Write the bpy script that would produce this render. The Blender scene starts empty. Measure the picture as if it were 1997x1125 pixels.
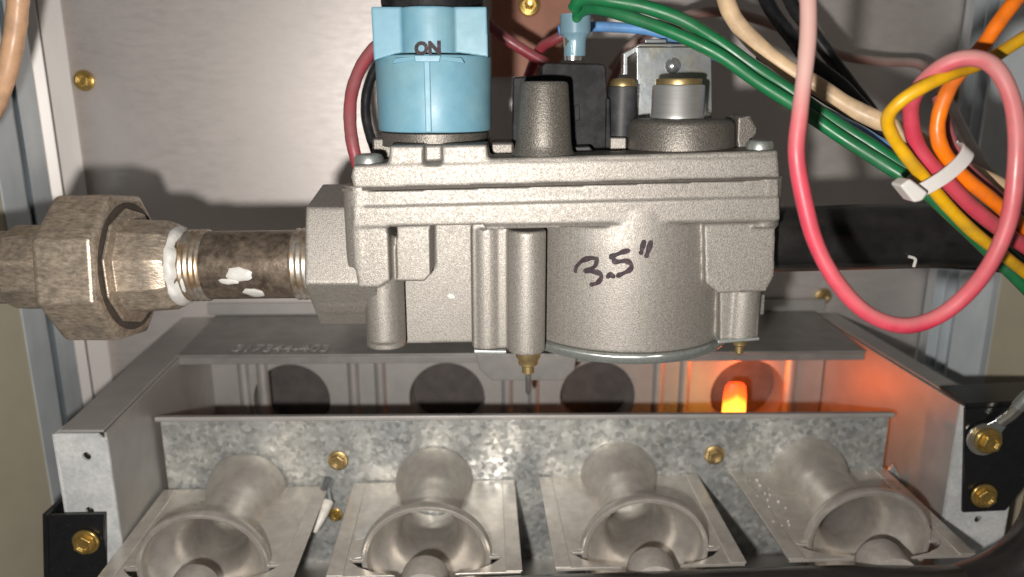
import bpy, bmesh, math, random
from mathutils import Vector, Matrix
from mathutils.bvhtree import BVHTree
random.seed(7)
SC = bpy.context.scene
COL = SC.collection
R = math.radians
U = 0.01                       # all lengths below are centimetres; the scene is in metres
ZOFF = 25.0                    # camera height above the cabinet floor, cm
PITCH = R(14.5); FPX = 1500.0

# ------------------------------------------------------------------ camera, world, flash
cam_d = bpy.data.cameras.new("camera"); cam = bpy.data.objects.new("camera", cam_d); COL.objects.link(cam)
cam.location = (0, 0, ZOFF*U); cam.rotation_euler = (R(90)-PITCH, 0, 0)
cam_d.sensor_width = 36; cam_d.lens = 36*FPX/1997; cam_d.clip_start = 0.005; cam_d.clip_end = 10
cam_d.dof.use_dof = True; cam_d.dof.focus_distance = 0.208; cam_d.dof.aperture_fstop = 15
SC.camera = cam
w = bpy.data.worlds.new("World"); SC.world = w; w.use_nodes = True
w.node_tree.nodes['Background'].inputs[0].default_value = (1.0, 0.95, 0.88, 1)
w.node_tree.nodes['Background'].inputs[1].default_value = 0.075
fl = bpy.data.lights.new("flash", 'AREA'); fl.shape = 'DISK'; fl.size = 0.008; fl.energy = 0.90
fl.color = (1.0, 0.955, 0.90)
flo = bpy.data.objects.new("flash", fl); COL.objects.link(flo)
flo.location = (-0.018, -0.002, (ZOFF-2.0)*U); flo.rotation_euler = (R(90)-PITCH, 0, 0)
SC.view_settings.view_transform = 'Standard'; SC.view_settings.look = 'None'
SC.view_settings.exposure = 0.0; SC.view_settings.gamma = 1

# ------------------------------------------------------------------ measuring: pixel of the photograph + distance -> point (cm)
CP, SP = math.cos(PITCH), math.sin(PITCH)
def P(px, py, Y):
    a = (px-998.5)/FPX; v = -(py-562.5)/FPX
    dy = CP+v*SP; dz = -SP+v*CP
    return Vector((a/dy*Y, Y, dz/dy*Y))
def lw(px, Y, py=562.5):       # length in cm of px pixels at distance Y
    v = -(py-562.5)/FPX
    return px/FPX*Y/(CP+v*SP)

# ------------------------------------------------------------------ objects
BASE = {}
def tag(o, label, cat, group=None, kind=None):
    if label: o['label'] = label
    if cat: o['category'] = cat
    if group: o['group'] = group
    if kind: o['kind'] = kind
    return o
def root(name, label, cat, base, group=None, kind=None):
    o = bpy.data.objects.new(name, None); COL.objects.link(o)
    base = Vector(base); BASE[o] = base
    o.location = (base.x*U, base.y*U, (base.z+ZOFF)*U); o.empty_display_size = 0.01
    return tag(o, label, cat, group, kind)
def obj(name, bm, m, parent=None, bevel=0, seg=2, sharp=38, base=None, remesh=0, smooth=0, flat=False):
    bmesh.ops.recalc_face_normals(bm, faces=bm.faces[:])
    b = BASE[parent] if parent else Vector(base if base is not None else bm_center(bm))
    for v in bm.verts: v.co = (v.co-b)*U
    me = bpy.data.meshes.new(name); bm.to_mesh(me); bm.free()
    o = bpy.data.objects.new(name, me); COL.objects.link(o); BASE[o] = b
    if parent: o.parent = parent
    else: o.location = (b.x*U, b.y*U, (b.z+ZOFF)*U)
    me.materials.append(m)
    if not flat:
        me.polygons.foreach_set('use_smooth', [True]*len(me.polygons))
        if not remesh and not bevel: me.set_sharp_from_angle(angle=R(sharp))
    if remesh:
        r = o.modifiers.new('r', 'REMESH'); r.mode = 'VOXEL'; r.voxel_size = remesh*U; r.use_smooth_shade = True
        if smooth:
            s = o.modifiers.new('s', 'SMOOTH'); s.iterations = smooth; s.factor = 0.5
    elif bevel:
        bv = o.modifiers.new('b', 'BEVEL'); bv.width = bevel*U; bv.segments = seg; bv.limit_method = 'ANGLE'
        bv.angle_limit = R(32); bv.harden_normals = True; bv.use_clamp_overlap = True
    return o
def bm_center(bm):
    xs = [v.co for v in bm.verts]; n = len(xs)
    return Vector((sum(c.x for c in xs)/n, sum(c.y for c in xs)/n, min(c.z for c in xs)))
def BM(): return bmesh.new()
def hexa(bm, p):               # 8 points: bottom quad then top quad
    v = [bm.verts.new(q) for q in p]
    for f in ((3,2,1,0),(4,5,6,7),(0,1,5,4),(1,2,6,5),(2,3,7,6),(3,0,4,7)): bm.faces.new([v[i] for i in f])
def box(bm, x0, x1, y0, y1, z0, z1):
    hexa(bm, [(x0,y0,z0),(x1,y0,z0),(x1,y1,z0),(x0,y1,z0),(x0,y0,z1),(x1,y0,z1),(x1,y1,z1),(x0,y1,z1)])
def prism(bm, pts, d):         # polygon swept by vector d
    d = Vector(d); a = [bm.verts.new(p) for p in pts]; b = [bm.verts.new(Vector(p)+d) for p in pts]; n = len(a)
    bm.faces.new(a); bm.faces.new(b[::-1])
    for i in range(n): bm.faces.new((a[i], b[i], b[(i+1) % n], a[(i+1) % n]))
def pprism(bm, px, Y0, Y1): prism(bm, [P(x, y, Y0) for x, y in px], (0, Y1-Y0, 0))
def basis(axis):
    a = Vector(axis).normalized(); t = Vector((0,0,1)) if abs(a.z) < 0.9 else Vector((1,0,0))
    u = t.cross(a).normalized(); return a, u, a.cross(u)
def lathe(bm, prof, c, axis=(0,0,1), n=32, caps=True, ring=False, a0=0.0):   # prof: (radius, height along axis)
    a, u, v = basis(axis); c = Vector(c); rows = []
    for r, h in prof:
        rows.append([bm.verts.new(c+a*h+(u*math.cos(a0+2*math.pi*k/n)+v*math.sin(a0+2*math.pi*k/n))*max(r, 1e-4)) for k in range(n)])
    m = len(rows)
    for i in range(m if ring else m-1):
        A, B = rows[i], rows[(i+1) % m]
        for k in range(n): bm.faces.new((A[k], A[(k+1) % n], B[(k+1) % n], B[k]))
    if caps and not ring: bm.faces.new(rows[0][::-1]); bm.faces.new(rows[-1])
def cyl(bm, c, r, h, axis=(0,0,1), n=32, r2=None): lathe(bm, [(r, 0), (r if r2 is None else r2, h)], c, axis, n)
def spline(pts, sub=8):
    pts = [Vector(p) for p in pts]; q = [pts[0]*2-pts[1]]+pts+[pts[-1]*2-pts[-2]]; out = []
    for i in range(1, len(q)-2):
        for k in range(sub):
            t = k/sub; a, b, c, d = q[i-1], q[i], q[i+1], q[i+2]
            out.append(0.5*((2*b)+(c-a)*t+(2*a-5*b+4*c-d)*t*t+(3*b-a-3*c+d)*t*t*t))
    out.append(pts[-1]); return out
def tube(bm, pts, r, n=12, caps=True, ry=None):
    rows = []; t0 = (pts[1]-pts[0]).normalized(); _, u, v = basis(t0)
    for i, p in enumerate(pts):
        t = (pts[min(i+1, len(pts)-1)]-pts[max(i-1, 0)]).normalized()
        q = t0.rotation_difference(t); u = q @ u; t0 = t; u = (u-t*u.dot(t)).normalized(); v = t.cross(u)
        rr = r(i/(len(pts)-1)) if callable(r) else r
        rows.append([bm.verts.new(p+(u*math.cos(2*math.pi*k/n)+v*math.sin(2*math.pi*k/n))*rr) for k in range(n)])
    for A, B in zip(rows, rows[1:]):
        for k in range(n): bm.faces.new((A[k], A[(k+1) % n], B[(k+1) % n], B[k]))
    if caps: bm.faces.new(rows[0][::-1]); bm.faces.new(rows[-1])
def holed(bm, x0, x1, z0, z1, holes, Y, T, n=28):      # vertical plate, one hole per cell; cells split along x or z by the caller
    for (cx0, cx1, cz0, cz1, hx, hz, hr) in holes:
        angs = [2*math.pi*k/n for k in range(n)]+[math.atan2(cz-hz, cx-hx) % (2*math.pi) for cx in (cx0, cx1) for cz in (cz0, cz1)]
        angs = sorted(angs); rings = []
        for yy in (Y, Y+T):
            inn, out = [], []
            for a in angs:
                ca, sa = math.cos(a), math.sin(a)
                t = min([((cx1 if ca > 0 else cx0)-hx)/ca if abs(ca) > 1e-6 else 1e9, ((cz1 if sa > 0 else cz0)-hz)/sa if abs(sa) > 1e-6 else 1e9])
                inn.append(bm.verts.new((hx+ca*hr, yy, hz+sa*hr))); out.append(bm.verts.new((hx+ca*t, yy, hz+sa*t)))
            rings.append((inn, out))
        m = len(angs)
        for i in range(m):
            j = (i+1) % m
            bm.faces.new((rings[0][0][i], rings[0][0][j], rings[0][1][j], rings[0][1][i]))
            bm.faces.new((rings[1][0][i], rings[1][1][i], rings[1][1][j], rings[1][0][j]))
            bm.faces.new((rings[0][0][j], rings[0][0][i], rings[1][0][i], rings[1][0][j]))
            bm.faces.new((rings[0][1][i], rings[0][1][j], rings[1][1][j], rings[1][1][i]))
def bolt(name, c, r, m, parent, axis=(0,-1,0), hex_r=0.66, h=0.7, turn=0.2, dimple=True, n6=6):
    c = Vector(c); bm = BM()
    lathe(bm, [(r*.9, -.02), (r, r*.08), (r*.97, r*.22), (r*.8, r*.3)], c, axis, 24)
    hr = r*hex_r*1.12; a, u, v = basis(axis)
    prof = [(hr, r*.2), (hr, r*h*.92), (hr*.88, r*h)]
    if dimple: prof += [(hr*.62, r*h), (hr*.45, r*h*.8), (hr*.01, r*h*.72)]
    lathe(bm, prof, c, axis, n6, a0=turn)
    return obj(name, bm, m, parent, bevel=r*.05, seg=2)

# ------------------------------------------------------------------ materials
def mat(name, c, metal=0.0, rough=0.5, var=0.0, scale=200, bump=0.0, bscale=None, detail=3, c2=None, c2amt=0.5, c2scale=60, c2w=0.08,
        stretch=None, spec=0.5, rvar=0.0, alpha=1.0, trans=0.0, sss=0.0, spangle=0, top=None, topamt=0.0, attr=False, coat=0.0, bdist=0.0003):
    m = bpy.data.materials.new(name); m.use_nodes = True; nt = m.node_tree; N = nt.nodes; L = nt.links
    b = N['Principled BSDF']; c = tuple(c)+(1,)
    b.inputs['Metallic'].default_value = metal; b.inputs['Roughness'].default_value = rough
    b.inputs['Specular IOR Level'].default_value = spec
    if coat: b.inputs['Coat Weight'].default_value = coat; b.inputs['Coat Roughness'].default_value = .25
    if trans: b.inputs['Transmission Weight'].default_value = trans
    if sss: b.inputs['Subsurface Weight'].default_value = sss; b.inputs['Subsurface Radius'].default_value = (.002, .002, .002)
    tc = N.new('ShaderNodeTexCoord'); oi = N.new('ShaderNodeObjectInfo')
    ad = N.new('ShaderNodeVectorMath'); ad.operation = 'ADD'
    L.new(tc.outputs['Object'], ad.inputs[0]); L.new(oi.outputs['Random'], ad.inputs[1]); vec = ad.outputs[0]
    if stretch:
        mp = N.new('ShaderNodeMapping'); mp.inputs['Scale'].default_value = stretch; L.new(vec, mp.inputs[0]); vs = mp.outputs[0]
    else: vs = vec
    def noise(sc, d=3, v=None, rough=.6):
        n = N.new('ShaderNodeTexNoise'); n.inputs['Scale'].default_value = sc; n.inputs['Detail'].default_value = d
        n.inputs['Roughness'].default_value = rough; L.new(v or vec, n.inputs['Vector']); return n.outputs['Fac']
    def rng(f, a, bb, lo, hi):
        r = N.new('ShaderNodeMapRange'); r.inputs[1].default_value = a; r.inputs[2].default_value = bb
        r.inputs[3].default_value = lo; r.inputs[4].default_value = hi; L.new(f, r.inputs[0]); return r.outputs[0]
    def mix(f, a, bb, mode='MIX'):
        x = N.new('ShaderNodeMix'); x.data_type = 'RGBA'; x.blend_type = mode
        if isinstance(f, float): x.inputs[0].default_value = f
        else: L.new(f, x.inputs[0])
        for s, q in ((6, a), (7, bb)):
            if isinstance(q, tuple): x.inputs[s].default_value = q
            else: L.new(q, x.inputs[s])
        return x.outputs[2]
    colr = c
    if c2 is not None:
        f = rng(noise(c2scale, 5), c2amt-c2w, c2amt+c2w, 0, 1); colr = mix(f, colr, tuple(c2)+(1,))
    if spangle:
        vo = N.new('ShaderNodeTexVoronoi'); vo.inputs['Scale'].default_value = spangle
        nz = N.new('ShaderNodeTexNoise'); nz.inputs['Scale'].default_value = spangle*1.4; L.new(vec, nz.inputs['Vector'])
        av = N.new('ShaderNodeVectorMath'); av.operation = 'MULTIPLY_ADD'; L.new(nz.outputs['Color'], av.inputs[0])
        av.inputs[1].default_value = (.6/spangle,)*3; L.new(vec, av.inputs[2]); L.new(av.outputs[0], vo.inputs['Vector'])
        sx = N.new('ShaderNodeSeparateColor'); L.new(vo.outputs['Color'], sx.inputs[0])
        k = rng(sx.outputs[0], 0, 1, .7, 1.22)
        cc = N.new('ShaderNodeCombineColor')
        for i in range(3): L.new(k, cc.inputs[i])
        colr = mix(1.0, colr, cc.outputs[0], 'MULTIPLY')
        L.new(rng(sx.outputs[1], 0, 1, rough-.12, rough+.18), b.inputs['Roughness'])
    if var:
        k = rng(noise(scale, detail, vs), .28, .72, 1-var, 1+var); cc = N.new('ShaderNodeCombineColor')
        for i in range(3): L.new(k, cc.inputs[i])
        colr = mix(1.0, colr, cc.outputs[0], 'MULTIPLY')
    if top is not None:        # settled dust on upward faces, broken up by noise
        g = N.new('ShaderNodeNewGeometry'); sp = N.new('ShaderNodeSeparateXYZ'); L.new(g.outputs['Normal'], sp.inputs[0])
        f1 = rng(sp.outputs[2], -.25, .9, 0, 1); f2 = rng(noise(45, 4), .3, .65, .0, 1)
        mu = N.new('ShaderNodeMath'); mu.operation = 'MULTIPLY_ADD'; L.new(f1, mu.inputs[0]); mu.inputs[1].default_value = topamt; 
        m2 = N.new('ShaderNodeMath'); m2.operation = 'MULTIPLY'; L.new(f2, m2.inputs[0]); m2.inputs[1].default_value = topamt*.7
        L.new(m2.outputs[0], mu.inputs[2]); mu.use_clamp = True
        if attr:
            at_ = N.new('ShaderNodeAttribute'); at_.attribute_name = 'dust'; m3 = N.new('ShaderNodeMath'); m3.operation = 'MULTIPLY'
            L.new(mu.outputs[0], m3.inputs[0]); L.new(at_.outputs['Fac'], m3.inputs[1]); mu = m3; mu.use_clamp = True
        colr = mix(mu.outputs[0], colr, tuple(top)+(1,))
    if isinstance(colr, tuple): b.inputs['Base Color'].default_value = colr
    else: L.new(colr, b.inputs['Base Color'])
    if rvar and not spangle: L.new(rng(noise(scale*.4, 4, vs), .3, .7, max(.05, rough-rvar), rough+rvar), b.inputs['Roughness'])
    if bump:
        bp = N.new('ShaderNodeBump'); bp.inputs['Strength'].default_value = bump; bp.inputs['Distance'].default_value = bdist
        L.new(noise(bscale or scale, detail, vs), bp.inputs['Height']); L.new(bp.outputs[0], b.inputs['Normal'])
    return m
def emit(name, c, s):
    m = bpy.data.materials.new(name); m.use_nodes = True; b = m.node_tree.nodes['Principled BSDF']
    b.inputs['Base Color'].default_value = (.05, .03, .02, 1); b.inputs['Emission Color'].default_value = tuple(c)+(1,)
    b.inputs['Emission Strength'].default_value = s; return m
M = {}
M['cast'] = mat('sand_cast_aluminium', (.292,.273,.249), .52, .52, var=.40, scale=3300, bump=.5, bscale=3300, detail=2, rvar=.1, bdist=.00013, c2=(.245,.225,.20), c2scale=55, c2w=.3)
M['castdark'] = mat('dark_cast_aluminium', (.155,.142,.125), .6, .46, var=.5, scale=2600, bump=.6, bscale=2600, detail=2, bdist=.00018)
M['sheet'] = mat('galvanised_sheet', (.73,.675,.655), .8, .52, var=.035, scale=600, stretch=(.5,1,2), bump=.10, bscale=900, rvar=.05, bdist=.00015, c2=(.68,.635,.61), c2scale=30, c2w=.3)
M['paintsheet'] = mat('primed_sheet', (.48,.465,.445), .6, .5, var=.08, scale=90, bump=.05, bscale=500)
M['galv'] = mat('spangled_zinc', (.375,.39,.39), .5, .42, spangle=560, var=.16, scale=170, c2=(.50,.50,.47), c2scale=60, c2w=.16)
M['galvfine'] = mat('fine_zinc', (.74,.75,.74), .2, .42, var=.12, scale=700, c2=(.60,.62,.62), c2scale=90)
M['blueside'] = mat('bluish_zinc', (.66,.71,.74), .35, .45, var=.1, scale=80, stretch=(1,1,.2), c2=(.54,.59,.62), c2scale=40, c2w=.2)
M['white'] = mat('pale_flange_sheet', (.80,.76,.73), .3, .45, var=.05, scale=80, stretch=(1,1,.2))
M['beige'] = mat('beige_enamel', (.42,.385,.29), .0, .5, var=.05, scale=60)
M['burner'] = mat('aluminised_steel', (.69,.645,.59), .58, .34, var=.12, scale=260, rvar=.08, bump=.1, bscale=700, c2=(.54,.50,.45), c2scale=60, c2w=.2)
M['tube'] = mat('aluminised_tube_steel', (.66,.62,.57), .70, .40, var=.12, scale=260, rvar=.08, bump=.12, bscale=600, c2=(.56,.52,.47), c2scale=70, c2w=.18)
M['spud'] = mat('brushed_orifice_steel', (.50,.46,.42), .3, .42, var=.14, scale=400)
M['blue'] = mat('sky_blue_plastic', (.118,.275,.37), 0, .5, var=.06, scale=300, c2=(.17,.31,.36), c2scale=60, c2amt=.55, c2w=.2, bump=.05, bscale=900, rvar=.1)
M['ink'] = mat('marker_ink', (.02,.010,.014), 0, .7, var=.4, scale=1200, c2=(.06,.03,.038), c2scale=900, c2amt=.58)
M['black'] = mat('black_plastic', (.010,.010,.011), 0, .55, spec=.12, var=.3, scale=500, c2=(.022,.022,.024), c2scale=150, bump=.1, bscale=1500)
M['greyplastic'] = mat('charcoal_plastic', (.028,.028,.031), 0, .5, spec=.3, var=.25, scale=300, c2=(.05,.05,.054), c2scale=120, bump=.1, bscale=1200)
M['blackpaint'] = mat('black_enamel', (.011,.011,.012), 0, .22, var=.2, scale=300, c2=(.03,.03,.03), c2scale=700, c2amt=.68, c2w=.03)
M['pipeblack'] = mat('black_iron', (.007,.0068,.007), 0, .24, spec=.7, var=.3, scale=200, c2=(.016,.015,.014), c2scale=90, c2amt=.58, c2w=.15, bump=.15, bscale=300, top=(.07,.064,.058), topamt=.10)
M['brass'] = mat('brass', (.72,.50,.16), .9, .28, var=.15, scale=500)
M['brassdull'] = mat('dull_brass', (.46,.34,.16), .85, .4, var=.2, scale=500)
M['zincscrew'] = mat('zinc_screw', (.45,.48,.46), .8, .38, var=.15, scale=900)
M['steel'] = mat('turned_steel', (.66,.655,.64), .85, .40, var=.1, scale=120, stretch=(1,1,40), bump=.05, bscale=400)
M['bright'] = mat('bright_zinc_plate', (.62,.66,.68), .9, .24, var=.14, scale=320, bump=.15, bscale=350, c2=(.68,.62,.50), c2scale=70, c2amt=.56)
M['union'] = mat('rusty_malleable_iron', (.47,.385,.30), .6, .42, var=.36, scale=1300, stretch=(.4,1,1), bump=.7, bscale=1100, c2=(.25,.215,.175), c2scale=330, c2amt=.57, c2w=.18, detail=5)
M['nipple'] = mat('stained_steel_pipe', (.34,.27,.205), .75, .34, var=.4, scale=500, bump=.25, bscale=700, c2=(.13,.10,.08), c2scale=330, c2w=.2, detail=5)
M['thread'] = mat('threaded_steel', (.42,.30,.19), .8, .36, var=.4, scale=400, c2=(.50,.46,.41), c2scale=150)
M['sealant'] = mat('white_thread_sealant', (.52,.51,.485), 0, .5, var=.14, scale=300, bump=.35, bscale=400, bdist=.0006)
M['gasket'] = mat('dark_gasket', (.055,.045,.035), 0, .7, var=.3, scale=600)
M['brown'] = mat('terracotta_board', (.34,.135,.08), 0, .55, var=.15, scale=90)
M['shelf'] = mat('dull_shelf_steel', (.34,.325,.31), .5, .45, var=.12, scale=120, c2=(.27,.26,.25), c2scale=50, c2w=.2)
M['stamp'] = mat('worn_stamp', (.44,.42,.41), .3, .5, var=.5, scale=900)
M['tie'] = mat('natural_nylon', (.50,.48,.46), 0, .4, sss=.25, var=.05, scale=100)
M['hotcer'] = mat('ceramic', (.70,.66,.60), 0, .5, var=.25, scale=300)
M['insul'] = mat('translucent_blue_vinyl', (.22,.37,.45), 0, .3, trans=.35, var=.12, scale=250)
M['dark'] = mat('dark_steel', (.12,.105,.10), .4, .55, var=.2, scale=150)  # one dark tone for the floors and the backs of the openings
def wiremat(name, c, dust=None, amt=.0, rough=.4): return mat(name, c, 0, rough, var=.14, scale=260, top=dust, topamt=amt, spec=.4, c2=tuple(q*.72+.02 for q in c), c2scale=110, c2amt=.56, c2w=.12, rvar=.12, bump=.12, bscale=350)
DU = (.46,.36,.33)
M['w_pink'] = mat('dusty_red_vinyl', (.42,.022,.052), 0, .44, var=.14, scale=260, top=(.46,.28,.25), topamt=1.0, attr=True, spec=.4, rvar=.12, bump=.12, bscale=350)
M['w_crim'] = wiremat('crimson_vinyl', (.26,.018,.035), DU, .16)
M['w_orange'] = wiremat('orange_vinyl', (.72,.155,.004), None)
M['w_yellow'] = wiremat('yellow_vinyl', (.58,.31,.004), None)
M['w_green'] = wiremat('green_vinyl', (.008,.125,.042), None, 0, .4)
M['w_cream'] = wiremat('cream_vinyl', (.62,.44,.27), None)
M['w_peach'] = wiremat('peach_vinyl', (.66,.40,.24), None)
M['w_blue'] = wiremat('blue_vinyl', (.12,.29,.58), None)
M['w_black'] = wiremat('black_vinyl', (.012,.012,.014), None, 0, .32)
M['w_dkred'] = wiremat('dark_red_vinyl', (.20,.025,.02), DU, .25)
M['w_dusty'] = wiremat('dusty_old_vinyl', (.30,.12,.10), (.40,.34,.31), .6)

# ------------------------------------------------------------------ setting: cabinet walls and floor
YW = lambda x: 37.2+.03*x
bm = BM(); prism(bm, [(-21.3,YW(-21.3),-24),(21.0,YW(21.0),-24),(21.0,YW(21.0),14),(-21.3,YW(-21.3),14)], (0,.2,0))
wall = tag(obj('wall', bm, M['sheet'], base=(0,37.2,-24), bevel=.05), 'grey galvanised sheet metal back wall of the furnace compartment', 'wall', kind='structure')
def wallscrew(px, py, r=.36, Y=None, m='brass'):
    p = P(px, py, 37); p = P(px, py, Y or YW(p.x)-.02); bolt('screw', p, r, M[m], wall, turn=random.random())
wallscrew(165, 157, .48); wallscrew(1605, 577, .42, m='brassdull'); wallscrew(1860, 185, .4, 37.0, 'brassdull')
def folded(name, pl, z0, z1, T, m):       # plan polyline swept upright: a folded sheet
    bm = BM(); n = len(pl); V = []
    for i, (x, y) in enumerate(pl):
        a = Vector(pl[max(i-1, 0)]); b = Vector(pl[min(i+1, n-1)]); t = (b-a).normalized(); nn = Vector((-t.y, t.x))*T
        V.append([bm.verts.new(q) for q in ((x,y,z0),(x+nn.x,y+nn.y,z0),(x+nn.x,y+nn.y,z1),(x,y,z1))])
    for A, B in zip(V, V[1:]):
        for k in range(4): bm.faces.new((A[k], A[(k+1) % 4], B[(k+1) % 4], B[k]))
    bm.faces.new(V[0]); bm.faces.new(V[-1][::-1])
    return bm
def cols(L): return [(P(px, 500, Y).x, Y) for px, Y in L]
# left: folded post then plain beige flank nearer to us
bm = folded('p', cols([(186,37.1),(183,36.2),(148,36.0),(146,36.9),(138,36.9),(136,35.4),(118,35.2),(115,36.0)]), -24, 14, .1, None)
tag(obj('side_wall', bm, M['white'], base=(-18,36,-24), bevel=.06, seg=3), 'pale folded edge strip beside the left end of the back wall', 'wall', kind='structure')
bm = folded('p', cols([(117,36.3),(112,34.2),(84,33.2),(77,34.0),(70,33.6),(64,32.2),(20,31.0)]), -24, 14, .1, None)
tag(obj('side_wall', bm, M['blueside'], base=(-19,33,-24), bevel=.06, seg=3), 'left bluish galvanised side flange of the compartment, folded in vertical steps', 'wall', kind='structure')
bm = BM(); prism(bm, [(P(22,500,31).x,31.0,-24),(P(22,500,31).x-.15,31.0,-24),(P(-260,500,26).x,26,-24),(P(-260,500,26).x+.15,26,-24)], (0,0,38))
tag(obj('side_wall', bm, M['beige'], base=(-19,28,-24)), 'beige enamelled cabinet side at the far left edge', 'wall', kind='structure')
bm = folded('p', cols([(1820,37.6),(1836,36.0),(1856,36.0),(1860,35.2),(1878,35.2),(1884,34.0),(1948,33.0),(1962,32.6)]), -24, 14, -.1, None)
tag(obj('side_wall', bm, M['blueside'], base=(18,33,-24), bevel=.06, seg=3), 'right galvanised side flange of the compartment behind the wire loops', 'wall', kind='structure')
bm = BM(); prism(bm, [(P(1960,500,32.6).x,32.6,-24),(P(1960,500,32.6).x+.15,32.7,-24),(P(2260,500,27).x,27,-24),(P(2260,500,27).x-.15,27,-24)], (0,0,38))
tag(obj('side_wall', bm, M['beige'], base=(21,30,-24)), 'beige enamelled cabinet side at the far right edge', 'wall', kind='structure')
bm = BM(); box(bm, -26, 28, 16, 39, -24.3, -24.0)
tag(obj('floor', bm, M['dark'], base=(0,27,-24.3)), 'dark steel floor under the burner box', 'floor', kind='structure')

# ------------------------------------------------------------------ burner box
bb = root('burner_box', 'open galvanised steel box that holds the four burners under the gas valve', 'burner box', (0,30,-24))
ZB = -11.06
def side_panel(xf, yf, xb, yb, wid, sgn, zbot=-20):
    d = Vector((xb-xf, yb-yf, 0)); n = Vector((d.y, -d.x, 0)).normalized()*.1*sgn
    bm = BM(); prism(bm, [(xf,yf,zbot),(xb,yb,zbot),(xb,yb,ZB),(xf,yf,ZB)], n)
    obj('side_panel', bm, M['paintsheet'], bb, bevel=.02)
    bm = BM(); o = Vector((wid, 0, 0))
    prism(bm, [Vector((xf,yf,ZB+.003)),Vector((xb,yb,ZB+.003)),Vector((xb,yb,ZB+.003))+o*1.15,Vector((xf,yf,ZB+.003))+o], (0,0,.1))
    obj('top_rail', bm, M['paintsheet'], bb, bevel=.025)
side_panel(-13.6, 23.6, -14.75, 36.9, -1.45, 1)
side_panel(16.35, 26.0, 15.45, 37.4, .85, -1)
# front posts with punched holes
p0 = P(112, 853, 23.6); p1 = P(211, 853, 23.6)
bm = BM(); zt = ZB; h1 = P(172, 887, 23.6); h2 = P(178, 993, 23.6); zm = (h1.z+h2.z)/2
holed(bm, 0, 0, 0, 0, [(p0.x,p1.x-.0,zm,zt-.32,h1.x,h1.z,.15),(p0.x,p1.x,-19.5,zm,h2.x,h2.z,.15)], 23.5, .1, 16)
prism(bm, [(p0.x,23.5,zt-.3201),(p1.x,23.5,zt-.3201),(p1.x-.3,23.5,zt),(p0.x,23.5,zt)], (0,.1,0))
bmesh.ops.remove_doubles(bm, verts=bm.verts[:], dist=.0005)
obj('front_post', bm, M['galvfine'], bb)
bm = BM(); box(bm, p0.x-.12, p0.x-.003, 23.5, 25.5, -19.5, zt-.02); obj('post_flange', bm, M['galvfine'], bb, bevel=.03)
q0 = P(1862, 1000, 26.0); q1 = P(1957, 1000, 26.0); hz = P(1905, 1010, 26.0)
bm = BM(); holed(bm, 0, 0, 0, 0, [(16.3,q1.x,-19.5,ZB-.02,hz.x,hz.z,.15)], 25.9, .1, 16)
obj('front_post', bm, M['galvfine'], bb)
bm = BM(); box(bm, q1.x+.003, q1.x+.12, 25.9, 28, -19.5, ZB-.05); obj('post_flange', bm, M['galvfine'], bb, bevel=.03)
# shelf over the burner openings, with the stamped number
s0 = P(345, 698, 31.0); s1 = P(1690, 692, 31.6)
bm = BM(); prism(bm, [(s0.x,s0.y,ZB),(s1.x,s1.y,ZB),(15.3,37.3,ZB+.12),(-14.7,36.6,ZB+.12)], (0,0,.1))
shelf = obj('shelf', bm, M['shelf'], bb, bevel=.03)
bm = BM(); prism(bm, [(s0.x+.1,s0.y-.01,ZB-.3),(s1.x-.1,s1.y-.01,ZB-.3),(s1.x-.1,s1.y-.01,ZB+.02),(s0.x+.1,s0.y-.01,ZB+.02)], (0,-.06,0))
obj('shelf_lip', bm, M['shelf'], bb, bevel=.025)
def text_mesh(body, size, off=0.0):
    cu = bpy.data.curves.new('t', 'FONT'); cu.body = body; cu.size = size; cu.align_x = 'CENTER'; cu.align_y = 'CENTER'; cu.extrude = 0; cu.resolution_u = 3; cu.offset = off
    o = bpy.data.objects.new('t', cu); COL.objects.link(o); dg = bpy.context.evaluated_depsgraph_get(); dg.update()
    me = bpy.data.meshes.new_from_object(o.evaluated_get(dg)); bpy.data.objects.remove(o); bpy.data.curves.remove(cu)
    bm = BM(); bm.from_mesh(me); bpy.data.meshes.remove(me)
    return bm
tb = text_mesh('317344-403', 1.0); c = P(550, 683, 31.8)
xs = [v.co.x for v in tb.verts]; sx = 4.1/(max(xs)-min(xs))
for v in tb.verts: v.co = Vector((c.x+v.co.x*sx, c.y+v.co.y*1.25, ZB+.118+.0185*(c.y+v.co.y*1.25-31)))
g = bmesh.ops.extrude_face_region(tb, geom=tb.faces[:]); bmesh.ops.translate(tb, verts=[e for e in g['geom'] if isinstance(e, bmesh.types.BMVert)], vec=(0,0,.03))
obj('stamped_number', tb, M['stamp'], shelf)
# pale flange against the wall
f0 = P(405, 600, 36.6); f1 = P(1610, 600, 37.3)
bm = BM(); prism(bm, [(f0.x,36.5,ZB+.25),(f1.x,37.3,ZB+.25),(f1.x,37.3,ZB+.85),(f0.x,36.5,ZB+.85)], (0,.15,0))
obj('back_flange', bm, M['paintsheet'], bb, bevel=.05)
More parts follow.
